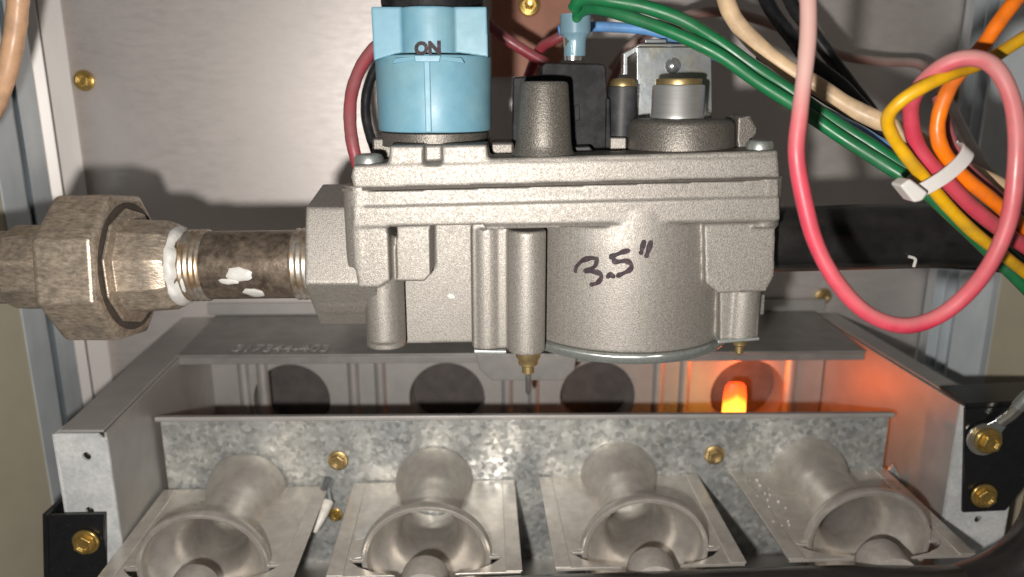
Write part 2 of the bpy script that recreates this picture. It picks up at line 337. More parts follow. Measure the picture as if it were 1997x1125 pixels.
# heat exchanger face with four round openings and ribs
YP = lambda x: 35.4+.03*x
oc = [P(570,778,YP(-10)), P(872,776,YP(-3)), P(1165,774,YP(4)), P(1458,772,YP(11))]
zc = sum(c.z for c in oc)/4; xs = [c.x for c in oc]; edges = [-14.6]+[(a+b)/2 for a, b in zip(xs, xs[1:])]+[15.4]
bm = BM(); holed(bm, 0, 0, 0, 0, [(edges[i],edges[i+1],-20,ZB-.05,xs[i],zc,1.86) for i in range(4)], 0, .12, 36)
for i in range(4): lathe(bm, [(1.86,.0),(1.86,1.6),(1.94,1.6),(1.94,.0)], (xs[i],.02,zc), (0,1,0), 36, ring=True)
for v in bm.verts: v.co.y += YP(v.co.x)
hx = obj('opening_panel', bm, M['paintsheet'], bb)
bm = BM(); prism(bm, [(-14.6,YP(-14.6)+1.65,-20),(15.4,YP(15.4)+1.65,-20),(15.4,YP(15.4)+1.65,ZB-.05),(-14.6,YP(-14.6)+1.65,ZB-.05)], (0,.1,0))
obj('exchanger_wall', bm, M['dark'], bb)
for e in [edges[0]+1.6, edges[0]+2.5]+[q+d for q in edges[1:-1] for d in (-.75,.55)]+[edges[-1]-1.6]:
    bm = BM(); lathe(bm, [(.3,0),(.3,8.6)], (e, YP(e)+.08, -20), (0,0,1), 20); obj('rib', bm, M['paintsheet'], bb)
# spangled mounting plate in front of it
YM = lambda x: 28.0+.03*x
m0 = P(312, 820, YM(-14)); m1 = P(1735, 812, YM(14.5)); zl = m0.z; zr = m1.z
bm = BM(); prism(bm, [(m0.x,m0.y,-18.9),(m1.x,m1.y,-18.9),(m1.x,m1.y,zr),(m0.x,m0.y,zl)], (0,.1,0))
mp = obj('mounting_plate', bm, M['galv'], bb, bevel=.02)
bm = BM(); n0 = P(299, 810, YM(-14)-.2); n1 = P(1748, 802, YM(14.5)-.2)
prism(bm, [(n0.x,n0.y,n0.z-.28),(n1.x,n1.y,n1.z-.28),(n1.x,n1.y,n1.z-.08),(n0.x,n0.y,n0.z-.08)], (0,.35,-.06)); obj('plate_lip', bm, M['paintsheet'], bb, bevel=.05)
for px, a, b in ((300,905,990),(1738,905,960)):
    bm = BM(); pprism(bm, [(px-10,a+18),(px+4,a),(px+18,a+22),(px+18,b+60),(px-10,b+60)], YM(-14 if px < 900 else 14)+.3, YM(-14 if px < 900 else 14)+.4); obj('plate_tab', bm, M['galv'], bb, bevel=.02)
for px, py in ((660,897),(1393,886)):
    p = P(px, py, 28); bolt('screw', P(px, py, YM(p.x)-.01), .42, M['brassdull'], mp, turn=.4)
bolt('screw', P(655,1003,YM(-6)-.01), .3, M['brass'], mp)
bm = BM(); prism(bm, [(-14.0,21.5,-18.9),(16,22.5,-18.9),(16,29,-18.9),(-14.2,27.5,-18.9)], (0,0,.1)); obj('floor_pan', bm, M['paintsheet'], bb)
bm = BM(); prism(bm, [(-14.5,28.2,-20),(15.4,29,-20),(15.4,36,-20),(-14.6,35,-20)], (0,0,.1)); obj('floor_pan', bm, M['dark'], bb)

# ------------------------------------------------------------------ four burners (built once at the origin of its own axis, then copied)
ZA = P(845, 935, 28).z
proto_base = Vector((0, 0, 0))
LBL = ['leftmost gas burner, its plate beside the left side panel of the burner box',
       'burner with a white paint chip on its plate, second from the left',
       'third burner from the left, orange glow on the back of its tube',
       'rightmost burner beside the right side panel, plate freckled with white specks']
def rprof(y):
    T = [(22.8,1.90),(23.1,1.88),(23.35,1.78),(23.6,1.60),(23.9,1.36),(24.25,1.18),(24.7,1.10),(25.6,1.08),(26.4,1.13),(26.9,1.28),(27.3,1.43),(27.7,1.52),(28.05,1.55)]
    for (a, b), (c_, d) in zip(T, T[1:]):
        if y <= c_: return b+(d-b)*max(0, (y-a)/(c_-a))
    return 1.58
def wid(y):               # the pressed bell is wider than tall at its mouth
    t = min(1, max(0, (24.3-y)/1.1)); return 1+.10*t*t*(3-2*t)
def make_burner():
    b = root('gas_burner', LBL[0], 'burner', (0,22.9,-0), 'inshot gas burners in a row')
    ys = [22.82+.06*i for i in range(4)]+[23.1+.18*i for i in range(28)]
    ys = [y for y in ys if y < 28.05]
    prof = [(rprof(y), y) for y in ys]+[(rprof(y)-.09, y) for y in reversed(ys)]
    bm = BM(); lathe(bm, prof, (0,0,0), (0,1,0), 48, ring=True)
    for v in bm.verts: v.co.x *= wid(v.co.y)
    obj('venturi_tube', bm, M['tube'], b, sharp=60)
    bm = BM(); lathe(bm, [(1.83,22.82),(1.89,22.79),(1.955,22.80),(1.99,22.9),(1.98,23.12),(1.92,23.18),(1.85,23.0)], (0,0,0), (0,1,0), 56, ring=True)
    for v in bm.verts: v.co.x *= wid(v.co.y)
    obj('mouth_ring', bm, M['tube'], b, sharp=60)
    for s in (-1, 1):
        inner = [(s*(rprof(y)*wid(y)-.04), y) for y in [22.98+.2*i for i in range(25)]+[28.0]]
        pl = [(s*.95,21.9),(s*1.7,22.12),(s*2.2,22.4),(s*2.5,22.72),(s*2.54,22.86),(s*2.3,22.92)]+inner+[(s*3.16,28.0),(s*3.12,21.9)]
        bm = BM(); prism(bm, [(x,y,-.06) for x, y in pl], (0,0,.11)); obj('flange_plate', bm, M['burner'], b, bevel=.02)
        bm = BM(); prism(bm, [(s*2.62,21.88,.052),(s*3.16,21.88,.052),(s*3.20,27.9,.052),(s*2.70,27.9,.052)], (0,0,.06)); obj('folded_hem', bm, M['burner'], b, bevel=.025)
        bm = BM(); prism(bm, [(s*2.1,22.76,-.05),(s*2.46,22.78,-.05),(s*2.54,22.84,-.05),(s*2.46,22.9,-.05),(s*2.1,22.9,-.05)], (0,0,.1)); obj('locating_ear', bm, M['burner'], b, bevel=.015)
    return b
burner = make_burner()
MOUTH = [(395,1085),(832,1085),(1257,1078),(1690,1070)]
def dup(r):
    n = r.copy(); COL.objects.link(n); BASE[n] = BASE[r]
    for ch in list(r.children):
        k = ch.copy(); COL.objects.link(k); k.parent = n; BASE[k] = BASE[ch]
        for s in ch.children:
            q = s.copy(); COL.objects.link(q); q.parent = k; BASE[q] = BASE[s]
    return n
BUR = []
for i, (px, py) in enumerate(MOUTH):
    o = burner if i == 0 else dup(burner)
    p = P(px, py, 22.9); Y = 22.9+.045*(p.x-1); p = P(px, py, Y); z = ZA+.012*p.x
    o.location = (p.x*U, Y*U, (z+ZOFF)*U); o.rotation_euler = (0,0,R(2.6)); o['label'] = LBL[i]; BUR.append((o, Vector((p.x, Y, z))))
bm = BM(); pc = P(712,1037,23.7); b1 = BUR[1]
pl = [(690,1040),(708,1026),(727,1019),(728,1032),(716,1048),(694,1054)]
bm2 = [P(x, y, 23.7) for x, y in pl]
q = []
for x, y in pl:
    d = P(x, y, 1.0); t = (b1[1].z+.062)/d.z; q.append(d*t)
prism(bm, q, (0,0,.02)); 
for v in bm.verts: v.co -= b1[1]-BASE[b1[0]]; v.co = Matrix.Rotation(-R(2.6), 3, 'Z') @ (v.co-BASE[b1[0]])+BASE[b1[0]]
obj('paint_chip', bm, M['sealant'], b1[0])

bm = BM(); bl, pl_ = BUR[3]; random.seed(11)
for i in range(26):
    x = random.choice((-1,1))*random.uniform(2.0,2.9); y = random.uniform(23.6,27.6); a = random.uniform(.02,.055); k = [(x+a*random.uniform(.6,1.2)*math.cos(R(t)), y+a*random.uniform(.6,1.4)*math.sin(R(t)), .05) for t in range(0,360,60)]
    prism(bm, k, (0,0,.085))
tag(obj('paint_specks', bm, M['sealant'], bl), None, None, kind='stuff')

# ------------------------------------------------------------------ igniter glowing in the right-hand opening
ig = root('hot_surface_igniter', 'glowing orange hot igniter in the right-hand round opening behind the zinc plate', 'igniter', P(1430,790,32.6))
ic = P(1431, 800, 32.4)
bm = BM(); lathe(bm, [(.58,-2.5),(.52,.75),(.46,1.15),(.34,1.32),(.02,1.36)], ic, (0,0,1), 24)
for v in bm.verts: v.co.y = ic.y+(v.co.y-ic.y)*.5
mg = emit('glowing_ceramic', (1,.05,.004), 4.0); nt = mg.node_tree
tcn = nt.nodes.new('ShaderNodeTexCoord'); sepn = nt.nodes.new('ShaderNodeSeparateXYZ'); rp = nt.nodes.new('ShaderNodeValToRGB'); mr = nt.nodes.new('ShaderNodeMapRange')
nt.links.new(tcn.outputs['Object'], sepn.inputs[0]); ab = nt.nodes.new('ShaderNodeMath'); ab.operation = 'ABSOLUTE'; ma = nt.nodes.new('ShaderNodeMath'); ma.operation = 'MULTIPLY_ADD'
nt.links.new(sepn.outputs[0], ab.inputs[0]); nt.links.new(ab.outputs[0], ma.inputs[0]); ma.inputs[1].default_value = .7; nt.links.new(sepn.outputs[2], ma.inputs[2]); nt.links.new(ma.outputs[0], mr.inputs[0])
mr.inputs[1].default_value = -.004; mr.inputs[2].default_value = .015
rp.color_ramp.elements[0].color = (1,.42,.05,1); rp.color_ramp.elements[1].color = (.55,.02,.004,1)
e = rp.color_ramp.elements.new(.45); e.color = (1,.30,.02,1); e = rp.color_ramp.elements.new(.62); e.color = (1,.07,.006,1)
nt.links.new(mr.outputs[0], rp.inputs[0]); nt.links.new(rp.outputs[0], nt.nodes['Principled BSDF'].inputs['Emission Color'])
obj('glowing_element', bm, mg, ig)
bm = BM(); lathe(bm, [(.75,-3.6),(.75,-2.45),(.62,-2.4)], ic, (0,0,1), 20); obj('ceramic_base', bm, M['hotcer'], ig)
il = bpy.data.lights.new('igniter_glow', 'POINT'); il.energy = .035; il.color = (1,.13,.012); il.shadow_soft_size = .004
ilo = bpy.data.objects.new('igniter_glow', il); COL.objects.link(ilo); ilo.location = ((oc[3].x+.1)*U, (ic.y+2.45)*U, (ic.z+ZOFF+.25)*U)

# ------------------------------------------------------------------ gas valve
Y0 = 20.0
gv = root('gas_valve', 'cast aluminium gas valve with a blue ON knob and 3.5 inches handwritten on it', 'gas valve', P(1100,690,23))
bm = BM()
pprism(bm, [(684,374),(1518,350),(1521,428),(1505,434),(1300,437),(1165,442),(948,448),(945,437),(757,443),(690,443)], Y0, 26.5)      # upper band
pprism(bm, [(687,405),(1521,385),(1521,430),(1300,434),(757,441),(690,443)], Y0-.06, 24)                                                  # parting step
pprism(bm, [(687,430),(752,432),(757,460),(760,548),(738,562),(698,562),(692,520)], Y0-.03, 22.4)                                         # left leg
lc = P(751, 600, 21.0); cyl(bm, Vector((lc.x,21.0,P(750,672,21.0).z+.0)), .56, 3.2, n=40); cyl(bm, Vector((lc.x,20.85,P(750,668,20.5).z)), .5, 3, n=40)
pprism(bm, [(773,435),(839,435),(839,535),(828,549),(773,549)], 20.4, 22.5)                                                               # pocket block
pprism(bm, [(770,520),(930,520),(930,430),(770,430)], 21.75, 25.5)
pprism(bm, [(788,430),(940,430),(940,668),(788,670)], 21.55, 25.5)                                                                           # recessed wall
r1 = P(952,560,20.85); zb = P(952,682,20.4).z
cyl(bm, Vector((r1.x-.02,20.85,zb)), .46, 3.4, n=32); box(bm, r1.x-.42, r1.x+.5, 20.5, 25, zb, -3.5)                                        # rib
r2 = P(1027,560,20.5); zb2 = P(1027,692,20.1).z
cyl(bm, Vector((r2.x,20.52,zb2)), .52, 3.45, n=40)                                                                                           # round boss
gc = P(1213,560,23.1); zg = P(1190,690,19.9).z
lathe(bm, [(3.18,0),(3.22,3.0),(3.18,3.9)], Vector((gc.x,23.1,zg)), n=96)                                                                   # diaphragm housing
pprism(bm, [(1373,425),(1513,425),(1510,538),(1494,568),(1400,572),(1376,552)], 20.15, 25)                                                  # right block
pprism(bm, [(1404,560),(1482,560),(1479,663),(1404,667)], 20.55, 24.5); rb = P(1445,600,20.95); cyl(bm, Vector((rb.x,20.9,P(1440,664,20.5).z)), .5, 2.2, n=32)
pprism(bm, [(1478,574),(1493,574),(1491,614),(1478,616)], 20.9, 22.5)
pb = P(1487,400,20.42); cyl(bm, Vector((pb.x,20.45,P(1487,443,20.1).z)), .46, 1.35, n=32)
lb = P(706,400,20.4); cyl(bm, Vector((lb.x-.02,20.42,P(706,520,20.2).z)), .46, 2.2, n=32)
valve_body = obj('valve_body', bm, M['cast'], gv, remesh=.04, smooth=4)
# top cover with raised saddle
bm = BM()
pprism(bm, [(684,345),(690,322),(757,318),(760,284),(826,283),(826,327),(861,327),(861,283),(949,282),(953,309),(1517,293),(1520,345),(690,367)], Y0, 21.4)
pprism(bm, [(690,322),(1517,293),(1520,345),(690,367)], Y0+.1, 26.4)
pprism(bm, [(760,284),(949,282),(949,330),(760,330)], Y0+.35, 24.4)
pprism(bm, [(684,343),(688,325),(1518,308),(1521,346),(690,368)], Y0-.035, 25)
obj('valve_cover', bm, M['cast'], gv, remesh=.045, smooth=4)
bm = BM(); pprism(bm, [(667,367),(1519,345.5),(1519,349.5),(667,373)], Y0-.02, 26.6); obj('gasket', bm, M['gasket'], gv)
# inlet port: six-sided boss, edge forward
ax = P(660,512,22.2); bm = BM()
prism(bm, [Vector((P(614,512,21.3).x, 22.05+2.08*math.cos(a), ax.z+.3+2.08*math.sin(a))) for a in [R(60*k+11) for k in range(6)]], (1.9,0,0))
lathe(bm, [(1.6,0),(1.6,1.5)], (P(640,512,22).x, 22.0, ax.z), (1,0,0), 32)
obj('inlet_port', bm, M['cast'], gv, remesh=.05, smooth=3)
def cover_screw(px, py, Y, r, h):
    c_ = P(px, py, Y); bm = BM(); lathe(bm, [(r,0),(r,h*.6),(r*.86,h*.92),(r*.6,h),(.01,h*1.02)], c_, (0,0,1), 28); obj('cover_screw', bm, M['zincscrew'], gv)
cover_screw(720,322,20.55,.39,.30); cover_screw(1481,293,20.6,.36,.27)
# blue knob
kx = P(847,180,22.1).x; ky = 22.15; kz0 = P(847,259,20.7).z; kz1 = P(847,106,20.7).z; kz2 = P(847,13,20.9).z
bm = BM(); lathe(bm, [(1.565,kz0),(1.58,kz0+.06),(1.60,kz1-.05),(1.57,kz1)], (kx,ky,0), (0,0,1), 72)
box(bm, kx-.10, kx+.06, ky-1.635, ky-1.3, kz0+.02, kz1)
knob = obj('control_knob', bm, M['blue'], gv, bevel=.03)
bm = BM()
prism(bm, [P(x, y, 20.95) for x, y in ((723,13),(949,13),(952,111),(905,104),(860,100),(800,100),(768,106),(729,118))], (0,2.3,0))
prism(bm, [(kx-.74,ky-1.05,kz1+.04),(kx+.74,ky-1.05,kz1+.04),(kx+.74,ky+.5,kz1+.04),(kx-.74,ky+.5,kz1+.04)], (0,0,kz2-kz1-.04))
prism(bm, [(kx+.74*math.sin(R(a)), ky-1.0-.55*math.cos(R(a)), kz1+.04) for a in range(-90,91,10)], (0,0,kz2-kz1-.04))
obj('lever', bm, M['blue'], knob, remesh=.03, smooth=4)
bm = BM()
prism(bm, [P(807,107,20.5),P(860,107,20.5),P(857,121,20.5),P(809,121,20.5)], (0,.6,0)); obj('pointer_tab', bm, M['blue'], knob, bevel=.03)
bm = BM(); prism(bm, [P(764,124,20.66),P(808,118,20.56),P(858,118,20.56),P(906,123,20.66),P(900,112,20.7),P(850,110,20.56),P(816,110,20.56),P(770,113,20.7)], (0,.4,0)); obj('pointer_wing', bm, M['blue'], knob, bevel=.02)
tb = text_mesh('ON', 1.0, .06); cN = P(833,97,20.45)
xs = [v.co.x for v in tb.verts]; zs = [v.co.y for v in tb.verts]; sx = lw(52,20.5,97)/(max(xs)-min(xs)); sz = lw(27,20.5,97)/(max(zs)-min(zs))
def onfront(x): d = x-kx; return ky-1.0-.52*math.sqrt(max(.02, 1-(d/.78)**2))-.06
bmesh.ops.subdivide_edges(tb, edges=tb.edges[:], cuts=1)
for v in tb.verts:
    X = cN.x+v.co.x*sx; v.co = Vector((X, min(onfront(X), ky-1.45), cN.z+.03+v.co.y*sz+.04*(X-cN.x)))
g = bmesh.ops.extrude_face_region(tb, geom=tb.faces[:]); bmesh.ops.translate(tb, verts=[e for e in g['geom'] if isinstance(e, bmesh.types.BMVert)], vec=(0,.12,0))
obj('knob_lettering', tb, M['ink'], knob)
bm = BM(); lathe(bm, [(1.35,kz2-.01),(1.38,kz2+.2),(1.38,kz2+1.0),(1.2,kz2+1.2)], (kx,ky,0), (0,0,1), 48); obj('knob_cap', bm, M['black'], gv, bevel=.05)
bm = BM(); lathe(bm, [(1.50,kz0-.42),(1.50,kz0-.05),(1.44,kz0-.02)], (kx,ky+.05,0), (0,0,1), 64); obj('knob_collar', bm, M['castdark'], gv)
bm = BM(); cc = P(752,266,22.6); box(bm, cc.x-.28, cc.x+.5, 21.9, 23.6, -2, cc.z); obj('collar_lug', bm, M['castdark'], gv, bevel=.08)
bm = BM(); cc = P(978,276,21.8); box(bm, cc.x-.32, cc.x+.36, 21.6, 23, -2, cc.z); obj('collar_lug', bm, M['castdark'], gv, bevel=.1)
# tapered post
pc = P(1060,300,20.95); zt = P(1061,158,20.6).z
bm = BM(); lathe(bm, [(.92,pc.z-.3),(.86,pc.z),(.79,pc.z+.10),(.75,pc.z+.3),(.64,zt-.1),(.60,zt-.02),(.5,zt)], (pc.x,20.95,0), (0,0,1), 48); obj('post', bm, M['castdark'], gv, sharp=50)
# black connector block behind it
bm = BM(); pprism(bm, [(1057,128),(1064,122),(1176,124),(1182,130),(1190,296),(1054,300)], 22.3, 24.6); pprism(bm, [(1182,190),(1190,192),(1193,296),(1180,296)], 22.2, 24.3)
cb = obj('connector_block', bm, M['black'], gv, bevel=.05)
bm = BM(); pprism(bm, [(1000,150),(1058,146),(1058,300),(998,302)], 22.5, 24.4); obj('connector_shoulder', bm, M['black'], gv, bevel=.07)
bm = BM(); pprism(bm, [(1122,286),(1150,285),(1160,297),(1118,298)], 21.6, 22.2); obj('connector_foot', bm, M['greyplastic'], gv, bevel=.05)
bm = BM(); pprism(bm, [(1120,205),(1130,204),(1131,235),(1121,236)], 22.24, 22.4); obj('connector_latch', bm, M['black'], cb, bevel=.02)
# bushing and screw
c_ = P(1212,240,22.6); bm = BM(); zt = P(1212,168,22.6).z
lathe(bm, [(.42,c_.z-.7),(.42,zt)], (c_.x,22.6,0), (0,0,1), 32); bush = obj('bushing', bm, M['greyplastic'], gv, bevel=.03)
bm = BM(); lathe(bm, [(.37,zt),(.37,zt+.10),(.3,zt+.2),(.02,zt+.24)], (c_.x,22.6,0), (0,0,1), 28); obj('bushing_screw', bm, M['brassdull'], bush)
bm = BM(); pprism(bm, [(1190,268),(1222,268),(1222,292),(1190,292)], 21.8, 23); obj('bushing_seat', bm, M['cast'], gv, bevel=.05)
# regulator disc, barrel and brass ring
dc = P(1328,296,20.6); DY = 21.9; zt = P(1328,236,20.4).z
bm = BM(); lathe(bm, [(1.52,dc.z-.3),(1.49,dc.z),(1.44,zt-.14),(1.40,zt-.05),(1.3,zt)], (P(1328,265,DY).x,DY,0), (0,0,1), 72); obj('regulator_disc', bm, M['castdark'], gv, sharp=60)
bc = P(1329,230,21.3); zr = P(1329,165,21.3).z
bm = BM(); lathe(bm, [(.74,zt-.05),(.74,zt+.12),(.72,zt+.15),(.72,zr-.04),(.69,zr)], (bc.x,21.9,0), (0,0,1), 56); bar = obj('adjuster_barrel', bm, M['steel'], gv)
bm = BM(); lathe(bm, [(.62,zr-.05),(.64,zr+.12),(.62,zr+.16),(.45,zr+.14),(.45,zr-.05)], (bc.x,21.9,0), (0,0,1), 48); obj('brass_ring', bm, M['brassdull'], bar)
bm = BM(); pprism(bm, [(1438,226),(1464,225),(1476,246),(1478,262),(1466,272),(1466,294),(1438,296)], 21.3, 22.6); obj('side_lug', bm, M['castdark'], gv, remesh=.05, smooth=3)
# bright bracket
bm = BM(); pprism(bm, [(1242,92),(1387,92),(1389,240),(1242,240)], 23.3, 23.4)
br = obj('bracket_plate', bm, M['bright'], gv, bevel=.02)
bm = BM(); pprism(bm, [(1246,85),(1385,85),(1387,91),(1243,91)], 23.28, 24.5); pprism(bm, [(1258,76),(1300,76),(1300,84),(1258,84)], 23.6, 24.5); obj('bracket_fold', bm, M['bright'], br, bevel=.03)
bm = BM(); pprism(bm, [(1216,104),(1246,88),(1246,97),(1224,112),(1224,146),(1216,146)], 23.6, 24.2); obj('bracket_hook', bm, M['bright'], br, bevel=.02)
bm = BM(); cc = P(1312,128,23.3); lathe(bm, [(.24,-.05),(.22,.06),(.10,.14),(.01,.16)], cc, (0,-1,0), 24); obj('bracket_rivet', bm, M['bright'], br, sharp=80)
# bottom cover: thin stamped steel with a bowed rim
bm = BM(); zp = P(1190,690,19.9).z
lathe(bm, [(3.0,-.34),(3.22,-.30),(3.30,-.2),(3.33,-.06),(3.28,0)], (gc.x,23.1,zp), (0,0,1), 96)
obj('bottom_cover', bm, M['zincscrew'], gv, bevel=.04)
for pl in ([(924,683),(988,684),(988,691),(924,690)], [(1400,664),(1482,658),(1482,664),(1400,671)]):
    bm = BM(); pprism(bm, pl, 20.35, 24); obj('cover_flange', bm, M['zincscrew'], gv, bevel=.03)
def bottom_screw(px, py, Y, r):
    c_ = P(px, py, Y); bm = BM(); lathe(bm, [(r*1.25,.35),(r*1.25,.12),(r,.02),(r,-.10),(r*.62,-.16),(r*.62,-.36),(r*.3,-.42)], c_, (0,0,1), 24); obj('bottom_screw', bm, M['brassdull'], gv)
bottom_screw(1030,702,20.5,.28); bottom_screw(1443,664,21.2,.2)
# handwriting in marker pen, laid on the casting
dg = bpy.context.evaluated_depsgraph_get(); dg.update()
ev = valve_body.evaluated_get(dg); me = ev.to_mesh()
bvh = BVHTree.FromPolygons([tuple(v.co) for v in me.vertices], [tuple(p.vertices) for p in me.polygons]); ev.to_mesh_clear()
vb = BASE[gv]
def onbody(px, py):
    d = P(px, py, 1.0).normalized(); o = (Vector((0,0,0))-vb)*U
    h = bvh.ray_cast(o, d)
    return (h[0]/U+vb+h[1]*.012) if h[0] else P(px, py, Y0)
strokes = [[(165,648),(172,628),(188,608),(212,596),(240,592),(258,600),(252,622),(232,640),(206,650),(232,650),(262,656),(276,668),(272,688),(254,703),(234,708)],
           [(306,672),(318,664),(328,672)],
           [(392,560),(368,566),(344,576),(320,586),(330,592),(334,606),(352,608),(380,604),(400,612),(409,628),(400,644),(378,656),(350,669)],
           [(462,522),(456,545),(450,568)],[(492,524),(484,552),(474,582)]]
bm = BM()
for s in strokes:
    pl = [onbody(1050+x/2.251, 240+y/2.251) for x, y in [tuple(q[:2]) for q in spline([(a, b, 0) for a, b in s], 6)]]
    hw = [(.066)*(1+.2*math.sin(i*.45)) for i in range(len(pl))]; prev = None
    for i, p in enumerate(pl):
        t = pl[min(i+1, len(pl)-1)]-pl[max(i-1, 0)]; n = Vector((-t.z, 0, t.x)).normalized()
        l = bm.verts.new(p+n*hw[i]); r_ = bm.verts.new(p-n*hw[i]); l.co.y -= .006; r_.co.y -= .006
        if prev: bm.faces.new((prev[0], prev[1], r_, l))
        prev = (l, r_)
    for e in (pl[0], pl[-1]):
        k = [bm.verts.new(e+Vector((math.cos(a)*.068, -.009, math.sin(a)*.068))) for a in [R(45*j) for j in range(8)]]; bm.faces.new(k)
obj('handwriting', bm, M['ink'], gv)

bm = BM(); n_ = [onbody(880+dx, 577+dy) for dx, dy in ((-8,0),(-4,-5),(3,-4),(8,0),(6,4),(-2,5))]
prism(bm, [Vector((p.x, p.y-.012, p.z)) for p in n_], (0,.03,0)); obj('paint_speck', bm, M['sealant'], gv)

# ------------------------------------------------------------------ union and nipple on the left
AX = lambda px: P(px, 521-(px-70)*.012, 22.0)
un = root('pipe_union', 'rusty eight-sided pipe union fitting at the left edge', 'pipe fitting', AX(150))
ax0 = AX(75); axd = (AX(600)-AX(75)).normalized()
def at(px, Y=22.0): return AX(px)
def onx(x): return ax0+axd*((x-ax0.x)/axd.x)
xa = P(64,520,20.1).x; xb = P(183,520,20.0).x
bm = BM(); lathe(bm, [(2.1,xa-.0),(2.22,xa+.14),(2.24,xb-.1),(2.1,xb)], Vector((0,0,0)), (1,0,0), 8, a0=R(13.5))
def place(bm):     # move a lathe made along +x through the origin onto the pipe's axis
    q = Vector((1,0,0)).rotation_difference(axd)
    for v in bm.verts:
        x = v.co.x; c_ = onx(x); v.co = c_+q @ Vector((0, v.co.y, v.co.z))
place(bm); obj('union_nut', bm, M['union'], un, bevel=.07, seg=3)
bm = BM(); x1 = P(345,520,21.2).x
lathe(bm, [(1.72,xb+.012),(1.70,xb+.10),(1.4,xb+.14),(1.36,xb+.9),(1.34,x1-.45),(1.22,x1-.2)], (0,0,0), (1,0,0), 10, a0=R(18)); place(bm); obj('union_tail', bm, M['union'], un, bevel=.1, seg=3)
bm = BM(); lathe(bm, [(1.86,xb-.05),(1.86,xb+.008)], (0,0,0), (1,0,0), 40); place(bm); obj('joint_gap', bm, M['gasket'], un)
bm = BM(); x2 = P(-60,520,21).x
lathe(bm, [(1.10,x2-3),(1.10,x2+.6),(1.27,x2+.9),(1.27,xa+.1)], (0,0,0), (1,0,0), 10, a0=R(18)); place(bm); obj('union_head', bm, M['union'], un, bevel=.1, seg=3)
ni = root('pipe_nipple', 'short stained steel pipe nipple with white sealant smears, joining union and valve', 'pipe', AX(480))
xv = P(615,512,21.2).x+.4
bm = BM(); lathe(bm, [(1.0,x1-.5),(1.0,xv)], (0,0,0), (1,0,0), 48); place(bm); obj('pipe_wall', bm, M['nipple'], ni)
def threads(a, b, n):
    bm = BM(); pr = []
    for i in range(n):
        t = a+(b-a)*i/n; w_ = (b-a)/n; pr += [(1.005,t),(1.055,t+w_*.35),(1.055,t+w_*.6),(1.005,t+w_*.95)]
    pr += [(1.0,b)]; lathe(bm, pr, (0,0,0), (1,0,0), 48); place(bm); obj('thread', bm, M['thread'], ni, sharp=80)
threads(P(340,515,21).x, P(384,515,21).x, 4); threads(P(560,515,21).x, P(618,515,21).x, 5)
def paste(path, r, flat=.45, seed=0):
    random.seed(seed); bm = BM(); tube(bm, spline(path, 5), lambda t: r*(.55+.6*math.sin(math.pi*t))*random.uniform(.8,1.2), 10); obj('sealant_smear', bm, M['sealant'], ni)
xr = P(330,515,21.0).x
bm = BM(); random.seed(5); rows = 7; prof = [(1.0,-.26),(1.13,-.22),(1.185,-.12),(1.185,.0),(1.13,.08),(1.05,.13),(1.0,.15)]
lathe(bm, [(r_, xr+h) for r_, h in prof], (0,0,0), (1,0,0), 48); place(bm)
for v in bm.verts:
    n = math.sin(v.co.z*5)+math.sin(v.co.z*11+v.co.y*3); v.co.x += .05*n; v.co += Vector((0,v.co.y-22,v.co.z-ax0.z))*.012*n
obj('sealant_ring', bm, M['sealant'], ni, sharp=80)
def onpipe(px, py, lift=.0):
    d = P(px, py, 1.0); lo, hi = 18.0, 22.2
    for _ in range(30):
        m_ = (lo+hi)/2; q = d*m_; c_ = onx(q.x); rr = math.hypot(q.y-c_.y, q.z-c_.z)
        if rr > 1.0+lift: lo = m_
        else: hi = m_
    return d*hi
def blob(px, py, rx, ry, ang, seed, h=.035):
    random.seed(seed); bm = BM(); n = 16; rings = []
    k = [random.uniform(.86,1.1) for _ in range(n)]
    for f, l in ((1.0,-.01),(.85,.6*h),(.5,h)):
        ring = []
        for i in range(n):
            a = 2*math.pi*i/n; x = rx*f*k[i]*math.cos(a); y = ry*f*k[i]*math.sin(a)
            ring.append(bm.verts.new(onpipe(px+x*math.cos(ang)-y*math.sin(ang), py+x*math.sin(ang)+y*math.cos(ang), l)))
        rings.append(ring)
    for A, B in zip(rings, rings[1:]):
        for i in range(n): bm.faces.new((A[i], A[(i+1) % n], B[(i+1) % n], B[i]))
    bm.faces.new(rings[-1]); obj('sealant_smear', bm, M['sealant'], ni, sharp=80)
blob(466,535,28,15,.05,1); blob(445,549,20,6,.1,2); blob(495,571,24,8,.15,3); blob(600,545,12,26,.1,6,.05); blob(352,560,14,20,.4,8,.05)

# ------------------------------------------------------------------ black manifold pipe: out of the valve, round and back under the burners
mf = root('manifold_pipe', 'black iron gas pipe leaving the valve to the right and curving back under the burners', 'pipe', P(1600,465,22))
a0 = P(1400,469,22.3); a1 = P(1800,459,22.3); zlow = ZA-.42
U_ = [a0, (a0+a1)/2, a1, P(1870,462,22.3)]
cx = U_[-1].x; zt = U_[-1].z; Rb = (zt-zlow)/2
pth = spline(U_, 6)
arc = [Vector((cx+.6+3.4*math.sin(R(t)), 22.3-.9*(t/180), zt-3.0+3.0*math.cos(R(t)))) for t in range(15,91,15)]
arc += [Vector((cx+4.0, 21.6, zlow+3.0+.5*k)) for k in (4,2)]
arc += [Vector((cx+.6+3.4*math.sin(R(t)), 22.3-.9*(t/180)-.25, zlow+3.0+3.0*math.cos(R(t)))) for t in range(90,181,15)]
low = [Vector((x, 20.6+.045*x*.8, zlow+.012*x)) for x in (10.5,6,0,-6,-12,-14.5)]
bm = BM(); tube(bm, spline(pth[:-1:4]+[pth[-1]]+arc+low, 6), .97, 28); obj('pipe_bend', bm, M['pipeblack'], mf, sharp=60)
